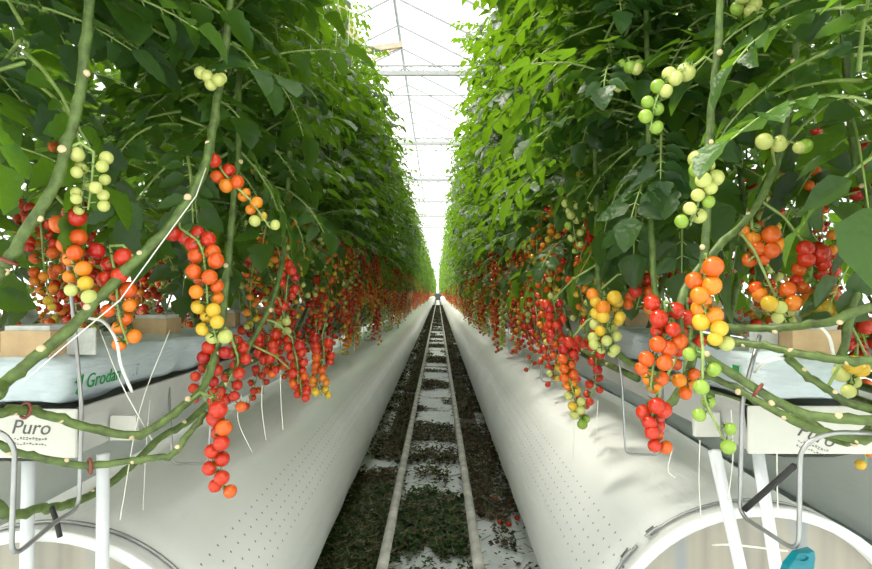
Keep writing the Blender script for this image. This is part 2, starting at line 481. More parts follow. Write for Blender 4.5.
# ------------------------------------------------------------------ gutters
def gutter(cx, y0, y1, label, legs):
    root = empty('growing_gutter', (cx, y0, 0.975), label, 'gutter', 'white growing gutters')
    Lg = y1 - y0; m = MB()
    prof = [(-.130, .095), (-.120, .095), (-.112, .012), (.112, .012), (.120, .095), (.130, .095), (.130, .075), (.120, 0), (.05, -.012), (-.05, -.012), (-.120, 0), (-.130, .075)]
    for y in (0, Lg):
        for (x, z) in prof: m.v.append(Vector((x, y, z)))
    k = len(prof)
    for j in range(k): m.f.append((j, (j + 1) % k, k + (j + 1) % k, k + j)); m.m.append(0)
    m.build('channel', M['gutter'], root)
    ep = MB().box((-.127, -.008, -.004), (.127, -.001, .094)); ep = bevel(ep.build('end_board', M['board'], root), .004)
    for (x0, x1, yy) in legs:
        MB().tube([(x0, yy, -.005), (x1, yy, -.975)], [.0125, .0125], 14).build('leg', M['post'], root, True)
    y = 4.0
    while y < min(Lg, 60):
        MB().tube([(0, y, .02), (0, y, 4.0)], .003, 5).build('hanger_wire', M['wire'], root); y += 9.2
    return root
gl = gutter(XL, 1.165, ROW_END, 'long white growing gutter of the left row with printed end board', [(.005, -.005, .03), (.158, .158, .03)])
gr = gutter(XR, 1.20, ROW_END, 'long white growing gutter of the right row with printed end board', [(-.183, .027, .02), (-.093, .05, .02)])
gutter(NXL, 1.2, 40, 'white growing gutter of the next row out to the left', [(0.1, .1, .03), (-.1, -.1, .03)])
gutter(NXR, 1.2, 40, 'white growing gutter of the next row out to the right', [(0.1, .1, .03), (-.1, -.1, .03)])
def board_print(g, x, z, tilt, word):
    base = Matrix.Translation((x, -.0085, z)) @ Matrix.Rotation(R(tilt), 4, 'Y') @ Matrix.Rotation(R(90), 4, 'X')
    text_mesh('lettering', word, .040, M['ink'], g, base, .25)
    rng = random.Random(4)
    d = MB()
    for row in range(2):
        u = 0.0
        while u < .062:
            w = rng.uniform(.0022, .004)
            for q in range(rng.choice((1, 2, 2))):
                zz = -.011 - row * .010 + rng.uniform(-.0012, .0012) + q * .0022
                d.box((u, -.0004, zz), (u + w, .0004, zz + .0014))
            u += w + .003
    o = d.build('small_print', M['ink'], g)
    o.matrix_local = Matrix.Translation((x, -.0088, z)) @ Matrix.Rotation(R(tilt), 4, 'Y') @ Matrix.Translation((.008, 0, 0))
board_print(gl, -.005, .046, 2, 'Puro')
board_print(gr, -.030, .036, 20, 'Puro')
for g, x in ((gl, .16), (gr, -.16)):
    pl = MB().box((x - .028, .10, .005), (x + .028, .112, .058)); pl.build('bracket_plate', M['board'], g)

# grow bags and propagation blocks on the gutters
def bag_mesh(seed):
    rng = random.Random(seed); m = MB(); nx, ny = 14, 34; W, H, LL = .108, .105, .98
    for i in range(ny + 1):
        y = LL * i / ny; e = min(1, min(i, ny - i) / 2.0); e = math.sqrt(max(0.0, e))
        for j in range(24):
            a = 2 * PI * j / 24
            cx, cz = math.cos(a), math.sin(a)
            x = W * math.copysign(abs(cx) ** .35, cx); z = H / 2 * math.copysign(abs(cz) ** .35, cz)
            wob = .0045 * math.sin(9 * y + 5 * a + seed) + .003 * math.sin(31 * y - 3 * a) + rng.uniform(-.0012, .0012)
            m.v.append(Vector(((x + wob * cx) * (.80 + .20 * e), y, (z + wob * cz) * (.75 + .25 * e))))
    for i in range(ny):
        for j in range(24):
            a = i * 24 + j; b = i * 24 + (j + 1) % 24
            m.f.append((a, a + 24, b + 24, b)); m.m.append(0)
    m.f.append(tuple(range(24))); m.f.append(tuple(ny * 24 + j for j in range(24))[::-1]); m.m += [0, 0]
    return m.mesh('film', [M['bag']], True)
def bag_material():
    m, nt, N, L = new_mat('pale plastic film'); co = obj_coord(nt)
    p = N.new('ShaderNodeBsdfPrincipled'); p.inputs['Roughness'].default_value = 0.3
    f = noise(nt, co, 7, 4)
    L.new(ramp(nt, f, [(0.3, (0.47, 0.56, 0.61)), (0.7, (0.62, 0.70, 0.74))]), p.inputs['Base Color'])
    mp = N.new('ShaderNodeMapping'); mp.inputs['Scale'].default_value = (3, 2, 12); L.new(co, mp.inputs[0])
    b = N.new('ShaderNodeBump'); b.inputs['Strength'].default_value = 0.6; b.inputs['Distance'].default_value = 0.02
    L.new(noise(nt, mp.outputs[0], 2.5, 4), b.inputs['Height']); L.new(b.outputs[0], p.inputs['Normal'])
    out(nt, p.outputs[0]); return m
M['bag'] = bag_material()
BAGM = [bag_mesh(i) for i in range(3)]
blk = MB().box((-.05, -.05, 0), (.05, .05, .052)); BLK = blk.mesh('wrapper', [M['kraft']], False)
cube = MB().box((-.045, -.045, .052), (.045, .045, .062)); WOOL = cube.mesh('wool_top', [M['wool']], False)
fl_ = MB().box((-.03, -.002, 0), (.03, .002, .055)); TAB = fl_.mesh('tab', [M['wool']], False)
for cx, y0, side, inner in ((XL, 1.15, 'left', 1), (XR, 1.19, 'right', -1), (NXL, 1.2, 'outer left', 1), (NXR, 1.2, 'outer right', -1)):
    nb = 10 if side in ('left', 'right') else 4
    for i in range(nb):
        y = y0 + i * 1.06
        where = 'at the near end of' if i == 0 else ('%s from the near end on' % ORD[i])
        lab = 'pale plastic grow bag %s the %s gutter' % (where, side)
        if i == 0 and side == 'left': lab = 'pale plastic grow bag with green lettering on the near end of the left gutter'
        b = empty('grow_bag', (cx, y, 1.124), lab, 'grow bag', 'grow bags on the gutters')
        link('film', BAGM[i % 3], b)
        if i == 0 and inner == 1 and side == 'left':
            mw = Matrix.Translation((.1135, .056, -.022)) @ Matrix.Rotation(R(90), 4, 'Z') @ Matrix.Rotation(R(90), 4, 'X')
            text_mesh('lettering', 'Grodan', .042, M['green_ink'], b, mw, .3)
            text_mesh('lettering', 'GT', .038, M['pale_ink'], b, Matrix.Translation((0, .165, 0)) @ mw, .1)
            lg = MB(); lg.v = [Vector(q) for q in ((.1135, .018, -.004), (.1135, .052, .010), (.1135, .046, -.012), (.1135, .030, -.032), (.1135, .022, -.026), (.1135, .034, -.010))]
            lg.f = [(0, 1, 2, 5), (5, 2, 3, 4)]; lg.m = [0, 0]; lg.build('emblem', M['green_ink'], b)
        if i == 0 and side == 'right':
            lg = MB().box((-.1165, .06, .0), (-.1150, .085, .02)); lg.build('emblem', M['green_ink'], b)
        for k in range(2):
            yy = y + (.06 if k == 0 else .62)
            q = empty('propagation_block', (cx + (.02 if k == 0 else -.01), yy, 1.172),
                      'brown plant block at the %s of the %s grow bag, %s gutter' % (('front', 'back')[k], ORD[i], side), 'plant block', 'plant blocks on the grow bags')
            link('wrapper', BLK, q); link('wool_top', WOOL, q)
            if k == 0:
                t = link('tab', TAB, q); t.location = (.082 * inner if inner > 0 else -.082, 0, 0)

# ------------------------------------------------------------------ wire stem supports
def wire_obj(name, pts, r, mat, label, cat, group=None, corner=True):
    m = MB(); m.tube(pts, r, 8); o = m.build(name, mat, None, True)
    return tag(o, label, cat, group)
def rounded(pts, rad=.02, n=4):
    pts = [Vector(p) for p in pts]; res = [pts[0]]
    for i in range(1, len(pts) - 1):
        a, b, c = pts[i - 1:i + 2]
        da = (a - b); dc = (c - b); q = min(rad, da.length * .45, dc.length * .45)
        A = b + da.normalized() * q; C = b + dc.normalized() * q
        for k in range(n + 1):
            t = k / n; res.append(A * (1 - t) ** 2 + b * 2 * t * (1 - t) + C * t * t)
    res.append(pts[-1]); return res
for side, cx, s in (('left', XL, 1), ('right', XR, -1)):
    for i in range(14):
        y = (1.55 if s > 0 else 1.64) + 1.34 * i
        xi, xo = cx + s * .128, cx + s * .24
        pts = rounded([(xi, y, 1.05), (xi + s * .01, y, .845), (xo - s * .01, y + .01, .845), (xo, y + .01, 1.06), (xo + s * .01, y + .01, 1.12)])
        wire_obj('wire_stem_support', pts, .0032, M['wire'],
                 '%s U shaped grey wire stem support along the aisle side of the %s gutter' % (ORD[i], side), 'wire support', 'wire stem supports along the gutters')
# large bent frames at the row ends
pts = rounded([at(-30, 425, .95), at(4, 433, .95), at(15, 448, .95), at(11, 559, .95), at(55, 522, 1.06), at(79, 508, 1.15), at(82, 410, 1.15), at(75, 330, 1.15), at(64, 225, 1.15)], .03)
wire_obj('bent_wire_frame', pts, .0042, M['wire'], 'bent grey wire frame holding stems at the near end of the left row', 'wire frame', 'row end wire frames')
pts = rounded([at(905, 434, 1.0), at(830, 432, 1.0), at(800, 446, 1.0), at(799, 553, 1.0), at(745, 518, 1.13), at(740, 508, 1.15), at(742, 400, 1.15), at(760, 335, 1.15)], .03)
wf = wire_obj('bent_wire_frame', pts, .0042, M['wire'], 'bent grey wire frame holding stems at the near end of the right row', 'wire frame', 'row end wire frames')
wire_obj('tie_rod', [at(744, 510, 1.14), at(768, 489, 1.12), at(794, 466, 1.04)], .006, M['black'], 'short black rod tied across the right row end wire frame', 'rod')
wire_obj('tie_rod', [at(52, 508, 1.13), at(57, 523, 1.1), at(60, 537, 1.1)], .005, M['black'], 'short black peg hooked over the left row end wire frame', 'rod')
# teal clip
tc = empty('teal_clip', at(799, 556, 1.0), 'teal plastic clip hanging at the foot of the right wire frame', 'clip')
m = MB(); q = at(799, 556, 1.0)
def L3(px, py, d=1.0): return at(px, py, d) - q
b0 = [L3(796, 553), L3(812, 549), L3(813, 556), L3(810, 578), L3(780, 582), L3(786, 565)]
k = len(b0); m.v = [p + Vector((0, -.008, 0)) for p in b0] + [p + Vector((0, .012, 0)) for p in b0]
m.f = [tuple(range(k)), tuple(range(k, 2 * k))[::-1]] + [(j, k + j, k + (j + 1) % k, (j + 1) % k) for j in range(k)]; m.m = [0] * len(m.f)
bevel(m.build('body', M['teal'], tc), .002)
m = MB(); ring = [L3(803 + 6 * math.cos(a), 558 + 4 * math.sin(a), .99) for a in [2 * PI * i / 14 for i in range(15)]]
m.tube(ring, .0022, 6); m.build('ring', M['teal'], tc, True)

# drip hoses
for k, (side, pl) in enumerate((('left', [(88, 318, 1.2), (104, 322, 1.15), (116, 340, 1.12), (121, 365, 1.13), (132, 392, 1.16)]),
                   ('right', [(795, 324, 1.2), (815, 325, 1.15), (828, 335, 1.12), (833, 352, 1.12), (836, 372, 1.16)]),
                   ('rightb', [(755, 372, 1.15), (765, 362, 1.1), (785, 358, 1.1), (790, 362, 1.16)]))):
    m = MB().tube(spline([at(*q) for q in pl]), .0032, 7)
    tag(m.build('drip_hose', M['hose'], None, True), ['thin white drip hose arching over the near left grow bag', 'thin white drip hose arching beside the near right brown block', 'thin white drip hose arching over the near right grow bag'][k], 'hose', 'drip hoses')
# loose twine ends below the gutters
tw = [[(170, 330, 1.3), (140, 410, 1.25), (120, 520, 1.2)], [(100, 330, 1.2), (122, 385, 1.15), (152, 440, 1.2)], [(150, 400, 1.4), (146, 450, 1.4), (143, 510, 1.4)],
      [(242, 395, 1.5), (238, 420, 1.5), (252, 452, 1.5)], [(262, 385, 1.5), (262, 410, 1.5), (266, 440, 1.5)], [(280, 370, 1.6), (281, 400, 1.6), (283, 430, 1.6)],
      [(700, 440, 1.25), (699, 480, 1.25), (701, 520, 1.25)], [(731, 410, 1.2), (733, 455, 1.2), (728, 500, 1.2)], [(777, 448, 1.1), (777, 480, 1.1), (778, 512, 1.1)],
      [(672, 450, 1.3), (668, 470, 1.3), (676, 478, 1.3)], [(573, 400, 1.9), (574, 430, 1.9), (573, 460, 1.9)], [(598, 400, 1.8), (597, 425, 1.8), (599, 455, 1.8)], [(712, 545, 1.22), (735, 545, 1.15), (788, 551, 1.08)]]
twl = ['long white twine slanting down in front of the near left grow bag', 'white twine slanting from the left drip hose towards the gutter side', 'loose white twine hanging behind the left row end post',
       'curved white twine end hanging over the left duct below the hanging red truss', 'straight white twine end hanging over the left duct', 'rightmost white twine end hanging over the left duct',
       'loose white twine below the small green tomatoes on the right', 'loose white twine hanging beside the right row end post', 'white twine hanging below the printed right end board',
       'short white twine hanging under the large orange red truss on the right', 'thin white twine over the right duct by the tapering truss', 'thin white twine over the right duct left of the wire support', 'white cord running sideways across the right duct end']
for pl, lb in zip(tw, twl):
    m = MB().tube(spline([at(*q) for q in pl], 5), .0011 if 'cord' not in lb else .002, 5)
    tag(m.build('loose_twine', M['twine'], None, True), lb, 'twine', 'loose twine ends')

# ------------------------------------------------------------------ leaf litter on the path
def litter():
    rng = random.Random(21); m = MB()
    def piece(x, y, z, s, mi, lift):
        a = rng.uniform(0, 2 * PI); d = Vector((math.cos(a), math.sin(a), rng.uniform(-.2, lift))); e = Vector((-d.y, d.x, rng.uniform(-.6, .6)))
        e.normalize(); c = Vector((x, y, z)); b = len(m.v); w = s * rng.uniform(.2, .45)
        m.v += [c, c + d * s * .45 + e * w + Vector((0, 0, s * rng.uniform(-.1, .3))), c + d * s, c + d * s * .45 - e * w + Vector((0, 0, s * rng.uniform(-.1, .3)))]
        for p in m.v[b:]: p.z = max(p.z, .002)
        m.f.append((b, b + 1, b + 2, b + 3)); m.m.append(mi)
    cl = []
    y = 1.2
    n = 0
    # clumps: three lanes, broken by bare white sheet between the rails
    def bare(x, y):
        k = math.sin(y * 4.3 + 1.0) + .8 * math.sin(y * 2.1 + x * 3) + .5 * math.sin(y * 9.7 + x * 7) 
        e = y + .06 * math.sin(x * 23) + .04 * math.sin(x * 51 + 1)
        if -.225 < x < .16:
            if e < 2.90: return rng.random() < .93
            if e < 3.78: return False
            if e < 4.45: return rng.random() < (.45 if abs(x + .03) < .11 and 4.0 < e < 4.25 else .92)
            if e < 4.75: return False
            if e < 5.10: return rng.random() < .85
            return k > -.45
        if x >= .2:
            if x > .40 + .05 * math.sin(y * 3) and rng.random() < .5: return True
            if e < 3.35: return rng.random() < (.70 if .3 < x < .4 and e > 3.0 else .98)
            return k > 1.3
        if x < -.46 + .05 * math.sin(y * 2.3) and y > 4.2 and rng.random() < .8: return True
        return k > 1.75 and y > 4
    tgt = 150000
    while n < tgt:
        y = 2.45 + 58 * rng.random() ** 2.6; x = rng.uniform(-.60, .53)
        n += 1
        if bare(x, y): continue
        if min(abs(x + .247), abs(x - .18)) < .03 and rng.random() < .8: continue
        far = min(1, y / 9)
        s = rng.uniform(.011, .030) * (1 + y / 14)
        brown = rng.random() < (.15 if y < 3.9 else .66)
        if x > .2: brown = rng.random() < .75
        mi = 1 if brown else 0
        if rng.random() < .08: mi = 2
        h = .045 * max(0, 1 - abs(x + .03) / .75) * (0.7 + .3 * math.sin(y * 5))
        if mi == 2:
            a = rng.uniform(0, PI); l = rng.uniform(.03, .09) * (1 + y / 20); c = Vector((x, y, rng.uniform(.006, .012 + h)))
            m.bar(c, c + Vector((math.cos(a) * l, math.sin(a) * l, rng.uniform(0, .015))), .0025 * (1 + y / 10), .0025, 2)
        else: piece(x, y, rng.uniform(.004, .01 + h), s, mi, .55)
    o = m.build('leaf_litter', [M['litter_green'], M['litter_brown'], M['straw']])
    tag(o, 'matted green and brown leaf litter covering the path between the two ducts', 'leaf litter', kind='stuff')
litter()

# ------------------------------------------------------------------ tomato plants
def leaflet(m, base, d, nrm, L_, W_, rng, det, mi=0):
    """one blade: det 2 = lobed outline, 1 = plain, 0 = two quads"""
    d = d.normalized(); s = d.cross(nrm).normalized(); nrm = s.cross(d)
    if det == 2: ts = (0, .07, .2, .33, .42, .55, .66, .78, .9, 1.0); ws = (.03, .26, .46, .50, .41, .44, .33, .31, .15, 0)
    elif det == 1: ts = (0, .25, .6, 1.0); ws = (.08, .5, .40, 0)
    else: ts = (0, .4, 1.0); ws = (.12, .52, 0)
    fold = rng.uniform(.15, .55); curl = rng.uniform(.1, .6); tw = rng.uniform(-.35, .35)
    b = len(m.v); k = len(ts)
    for t, w in zip(ts, ws):
        c = base + d * (L_ * t) - nrm * (curl * L_ * t * t * .5)
        sd = (s + nrm * tw * t).normalized()
        jl = 1 + rng.uniform(-.10, .10); jr = 1 + rng.uniform(-.10, .10)
        m.v += [c - sd * W_ * w * jl + nrm * fold * W_ * w, c, c + sd * W_ * w * jr + nrm * fold * W_ * w]
    for i in range(k - 2):
        a = b + i * 3
        m.f += [(a, a + 1, a + 4, a + 3), (a + 1, a + 2, a + 5, a + 4)]; m.m += [mi, mi]
    a = b + (k - 2) * 3
    m.f += [(a, a + 1, a + 4), (a + 1, a + 2, a + 4)]; m.m += [mi, mi]

def leaf(m, base, az, elev, L_, rng, det, mi=0, mis=1):
    h = Vector((math.cos(az), math.sin(az), 0)); side = Vector((-h.y, h.x, 0))
    pts = []; p = base.copy(); e = elev; steps = 6; swerve = rng.uniform(-.25, .25)
    for i in range(steps + 1):
        pts.append(p.copy()); hd = (h + side * swerve * i / steps).normalized()
        p = p + (hd * math.cos(e) + Vector((0, 0, 1)) * math.sin(e)) * (L_ / steps); e -= rng.uniform(.06, .22)
    if det: m.tube(pts, [.0045 - .003 * i / steps for i in range(steps + 1)], 4 if det == 2 else 3, mis, False)
    def pos(t):
        u = t * steps; i = min(int(u), steps - 1); return pts[i].lerp(pts[i + 1], u - i), (pts[i + 1] - pts[i]).normalized()
    pairs = (.28, .50, .72) if det == 0 else ((.26, .46, .64, .82) if det == 1 else (.22, .36, .50, .62, .74, .86))
    for q, t in enumerate(pairs):
        c, tg = pos(t); up = side.cross(tg).normalized()
        if up.z < 0: up = -up
        sd = tg.cross(up).normalized()
        for s in (-1, 1):
            small = (det == 2 and q in (1, 3))
            ll = L_ * rng.uniform(.20, .29) * (1.1 if det == 0 else 1) * (.55 if small else 1)
            d = (sd * s + tg * rng.uniform(.25, .7) + Vector((0, 0, rng.uniform(-.45, .1)))).normalized()
            n = (up + d * 0 + Vector((rng.uniform(-.3, .3), rng.uniform(-.3, .3), 0))).normalized()
            st = c + d * L_ * .05
            leaflet(m, st, d, n, ll, ll * rng.uniform(.50, .70) , rng, det, mi)
            if det == 2: m.tube([c, st], .0014, 3, mis, False)
    c, tg = pos(1.0); up = side.cross(tg)
    if up.z < 0: up = -up
    leaflet(m, c, (tg + Vector((0, 0, -.25))), up, L_ * rng.uniform(.27, .34), L_ * .24, rng, det, mi)

ZB = 1.06      # height of a plant's base
def foliage_mesh(seed, det, z0, z1, lean, step=.025, LS=(.22, .35)):
    """leaves of one plant; lean = sideways shift at the top, positive towards +x"""
    rng = random.Random(seed); m = MB(); z = z0; az = rng.uniform(0, 6)
    while z < z1:
        t = (z - z0) / (z1 - z0); x = lean * t
        base = Vector((x + .05 * math.sin(z * 9 + seed), .06 * math.sin(z * 7 + seed), z - ZB))
        L_ = rng.uniform(*LS) * (1 - .25 * max(0, t - .75) / .25)
        leaf(m, base, az, R(rng.uniform(-15, 35)) if t > .06 else R(rng.uniform(-45, -5)), L_, rng, det)
        az += 2.399 + rng.uniform(-.4, .4); z += step * rng.uniform(.75, 1.25)
    return m.mesh('foliage', [M['leaf'] if det else M['leaf_far'], M['stem_light']], True)

def stem_mesh(seed, s, lean, n=8, z1=3.9, short=False):
    rng = random.Random(seed); m = MB()
    pts = [(s * rng.uniform(.0, .05), -1.15, -.02), (s * .03, -.75, .0), (s * rng.uniform(.02, .07), -.45, .05), (s * .03, -.18, .22), (rng.uniform(-.02, .02), -.04, .42), (0, 0, .62), (lean * .4, 0, 1.6), (lean, 0, z1 - ZB)]
    if short: pts = [(s * .10, -.10, .10)] + pts[4:]
    sp = spline(pts, 5); k = len(sp)
    m.tube(sp, [.0115 - .006 * i / k for i in range(k)], n, 0)
    for i in range(3, min(24, k - 2), 4):
        c = sp[i]; m.ball(c + Vector((s * .009, 0, .005)), .0065, 6, 4, 1)
    m.tube([(0, 0, .55), (lean, 0, z1 - ZB + .6)], .0016, 4, 2)
    return m.mesh('stem', [M['stem'], M['scar'], M['twine']], True)

# fruit
TOM = []
for i in range(7):
    m = MB(); m.ball((0, 0, 0), 1.0, 18, 12, 0, None, .94); m.star((0, 0, .93), (0, 0, 1), 1.0, 1, 5, random.Random(i))
    m.tube([(0, 0, .9), (.05, 0, 1.25)], .07, 5, 1)
    TOM.append(m.mesh('tomato', [SKIN[i], M['calyx']], True))

def ripe_idx(r, rng):
    r = max(0, min(1, r + rng.uniform(-.09, .09)))
    for i, t in enumerate((.12, .33, .46, .62, .78, .95)):
        if r < t: return i
    return 5 if rng.random() < .75 else 6

def layout(path, n, r, r0, r1, rng, spread=1.0, view=False):
    sp = spline(path, 6)
    acc = [0]
    for a, b in zip(sp, sp[1:]): acc.append(acc[-1] + (b - a).length)
    res = []; az0 = rng.uniform(0, 6)
    for i in range(n):
        t = (i + .35) / n; L_ = t * acc[-1]; k = 0
        while k < len(acc) - 2 and acc[k + 1] < L_: k += 1
        u = (L_ - acc[k]) / max(1e-6, acc[k + 1] - acc[k]); p = sp[k].lerp(sp[k + 1], u)
        if view: a = (0 if i % 2 else PI) + rng.uniform(-.9, .9) * (1.2 if i % 3 else 2)
        else: a = az0 + i * 2.6 + rng.uniform(-.5, .5)
        rad = r * rng.uniform(.86, 1.1) * (1 - .22 * t)
        off = r * rng.uniform(1.0, 1.35) * spread
        d = Vector((math.cos(a), math.sin(a), rng.uniform(-.45, .1)))
        c = p + d * off
        ax = (p + Vector((0, 0, r * .5)) - c).normalized()
        res.append((c, rad, ax, ripe_idx(r0 + (r1 - r0) * t, rng), p))
    return sp, res

def rachis(sp, toms, n=5, extra=None):
    m = MB(); full = (extra or []) + sp; k = len(full)
    m.tube(full, [.0032 - .0016 * i / k for i in range(k)], n, 0)
    for c, rad, ax, q, p in toms: m.tube([p, c + ax * rad * 1.15], .0011, 3 if n < 5 else 4, 0, False)
    return m

def truss_part(parent, path, n, r, r0, r1, rng, spread=1.0, view=False, extra=None):
    """a truss with each tomato an object of its own (sub-parts)"""
    sp, toms = layout(path, n, r, r0, r1, rng, spread, view)
    t = link('truss', rachis(sp, toms, 5, extra).mesh('truss', [M['stem_light']], True), parent)
    for c, rad, ax, q, p in toms:
        o = link('tomato', TOM[q], t, c); o.scale = (rad, rad, rad)
        o.rotation_mode = 'QUATERNION'; o.rotation_quaternion = Vector((0, 0, 1)).rotation_difference(ax)
    return t

def drop_path(rng, length):
    a = rng.uniform(-.6, .6); out_ = rng.uniform(.05, .12)
    d = Vector((math.cos(a), math.sin(a), 0)) * out_
    return [Vector((0, 0, 0)), d * .7 + Vector((0, 0, .015)), d * 1.05 + Vector((0, 0, -.04)), d * 1.1 + Vector((rng.uniform(-.02, .02), rng.uniform(-.02, .02), -length * .6)), d * 1.05 + Vector((rng.uniform(-.03, .03), rng.uniform(-.03, .03), -length))]

# whole-truss meshes for plants further off (points out along +x)
def truss_whole(seed, low):
    rng = random.Random(seed); L_ = rng.uniform(.24, .36)
    kind = rng.random() * (.75 if low else 1)
    r0, r1 = (1, 1) if kind < .34 else ((1, .4) if kind < .64 else ((.9, .2) if kind < .84 else (.32, .1)))
    path = drop_path(rng, L_); sp, toms = layout(path[1:], rng.randint(15, 21), .0165, r0, r1, rng, 1.0)
    m = rachis([Vector((0, 0, 0))] + sp, toms, 3)
    for c, rad, ax, q, p in toms: m.ball(c, rad, 8 if not low else 6, 6 if not low else 4, 1 + q, ax)
    return m.mesh('truss', [M['stem_light']] + SKIN, True), r0, r1
TW_MID = [truss_whole(100 + i, False)[0] for i in range(14)]
TW_FAR = [truss_whole(200 + i, True)[0] for i in range(10)]

LEAN = {-1: .10, 1: .15}
FOL = {}
STEM = {}
for s in (-1, 1):                                   # s = -1 left row, +1 right row; foliage leans into the aisle
    ln = -s * LEAN[s]; zb = 1.58 if s < 0 else 1.48
    zt = 3.1 if s < 0 else 3.5
    FOL[s, 2] = [foliage_mesh(300 + 20 * s + i, 2, zb, zt, ln) for i in range(4)]
    FOL[s, 1] = [foliage_mesh(400 + 20 * s + i, 1, zb, zt, ln, .023, (.20, .34)) for i in range(4)]
    FOL[s, 0] = [foliage_mesh(500 + 20 * s + i, 0, zb, zt, ln, .035, (.22, .36)) for i in range(4)]
    FOL[s, 'tall'] = [foliage_mesh(450 + 20 * s + i, 1, 1.62, 4.0, ln * .3, .030, (.32, .46)) for i in range(3)]  # outer plants made taller to darken the upper foliage
    STEM[s, 'short'] = [stem_mesh(700 + 20 * s + i, -s, ln, 8, zt - .1, True) for i in range(3)]
    STEM[s] = [stem_mesh(600 + 20 * s + i, -s, ln, 8, zt - .1) for i in range(4)]
SN = {-1: 'left', 1: 'right'}

def put_trusses(root, s, rng, det, cnt, zlo, zhi, face):
    for k in range(cnt):
        z = zlo + (zhi - zlo) * (k + rng.random()) / cnt - ZB
        a = face + rng.uniform(-.9, .9)
        if det == 2:
            kind = (z + ZB - zlo) / (zhi - zlo) + rng.uniform(-.25, .25)
            r0, r1 = (1, .85) if kind < .3 else ((1, .3) if kind < .6 else ((.8, .2) if kind < .85 else (.32, .1)))
            path = [Matrix.Rotation(a, 3, 'Z') @ q + Vector((0, rng.uniform(-.12, .12), z)) for q in drop_path(rng, rng.uniform(.22, .34))]
            truss_part(root, path[1:], rng.randint(12, 16), .0168, r0, r1, rng, 1.0, False, [path[0]])
        else:
            pool = TW_MID if det == 1 else TW_FAR
            o = link('truss', rng.choice(pool), root, (0, rng.uniform(-.12, .12), z)); o.rotation_euler = (0, 0, a)
            q = rng.uniform(.9, 1.12); o.scale = (q, q, q)

def make_plant(x, y, s, det, fruit, label, group, seed, fdet=None, face=None, cnt=9, stem=True, zlo=1.18, zhi=1.72, tall=False):
    rng = random.Random(seed)
    root = empty('tomato_plant', (x, y, ZB), label, 'tomato plant', group)
    f = link('foliage', rng.choice(FOL[s, 'tall' if tall else det]), root)
    f.rotation_euler = (0, 0, rng.uniform(-.35, .35) + (PI if y < 4.2 and s < 0 else 0)); f.scale = (1, rng.choice((-1, 1)), rng.uniform(.95, 1.05) * (.86 if s < 0 and y < 3.4 else 1))
    if stem: link('stem', rng.choice(STEM[s, 'short'] if y < 2.7 else STEM[s]), root)
    if fruit: put_trusses(root, s, rng, fdet if fdet is not None else det, cnt, zlo, zhi, (0 if s < 0 else PI) if face is None else face)
    return root

# --- hero plants at the near ends of the two rows
def hero(x, y, s, stempts, rad, trusses, label, seed, foliage=True, extra_stems=(), clips=(), twine=(), ftop=0.0, fy=0.0):
    rng = random.Random(seed)
    root = empty('tomato_plant', (x, y, ZB), label, 'tomato plant', 'tomato plants of the %s row' % SN[s]); O = root.location
    if foliage:
        f = link('foliage', FOL[s, 2][seed % 4], root); f.location = (0, fy, ftop); f.rotation_euler = (0, 0, rng.uniform(-.4, .4) + (PI if s < 0 else 0))
    stems = []
    for pl, rr in [(stempts, rad)] + list(extra_stems):
        wp = [at(*q) for q in pl]
        if pl[0][0] < 0 or pl[0][0] > 872:       # the lowered stem bends round the row end to the outer side
            zz = min(wp[0].z, 1.12); cx = XL if s < 0 else XR
            wp = [Vector((cx + s * .19, 1.75, zz + .03)), Vector((cx + s * .18, 1.25, zz)), Vector((cx + s * .09, .97, zz))] + wp
        sp = spline([q - O for q in wp], 6); stems.append(sp)
        for i in range(1, len(sp) - 1): sp[i] += Vector((rng.uniform(-1, 1), rng.uniform(-1, 1), rng.uniform(-1, 1))) * (.0035 if i % 5 == 2 else .0006)
        m = MB(); k = len(sp)
        m.tube(sp, [rr * .76 * (1 - .22 * i / k) * (.97 + (.14 if i % 5 == 2 else .04 * math.sin(i * 1.7))) for i in range(k)], 12, 0)
        for i in range(5, k - 3, 9):
            dv = (CAM - (sp[i] + O)).normalized(); tg = (sp[i + 1] - sp[i]).normalized()
            sd = tg.cross(dv).normalized() * rng.choice((-1, 1))
            m.ball(sp[i] + (dv * .7 + sd * .6) * rr * .62, rr * rng.uniform(.36, .58), 8, 6, 1, dv, .75)
        m.build('stem', [M['stem'], M['scar']], root, True)
    allp = [p for sp in stems for p in sp]
    for (px, py, d) in clips:
        c = at(px, py, d) - O; p0 = min(allp, key=lambda p: (p - c).length)
        i = allp.index(p0); j = i + 1 if i + 1 < len(allp) else i - 1; tg = (allp[j] - allp[i]).normalized(); u = tg.orthogonal().normalized(); w = tg.cross(u)
        m = MB(); m.tube([p0 + (u * math.cos(a) + w * math.sin(a)) * rad * 1.0 for a in [2 * PI * q / 16 for q in range(17)]], .0032, 6)
        m.build('clip', M['clip'], root, True)
    for pl in twine: MB().tube([at(*q) - O for q in pl], .0012, 5).build('twine', M['twine'], root, True)
    for (pl, n, rpx, r0, r1, spr) in trusses:
        dm = sum(q[2] for q in pl) / len(pl); path = [at(*q) - O for q in pl]
        p0 = min(allp, key=lambda p: (p - path[0]).length)
        mid = (p0 + path[0]) / 2 + Vector((0, 0, .015))
        truss_part(root, path, n, rpx * dm / F, r0, r1, rng, spr, True, [p0, mid] if (p0 - path[0]).length < .35 else [path[0] + Vector((0, .06, .04))])
    return root
def D(pts, d0, d1=None):
    d1 = d0 if d1 is None else d1; n = len(pts) - 1
    return [(a, b, d0 + (d1 - d0) * i / n) for i, (a, b) in enumerate(pts)]

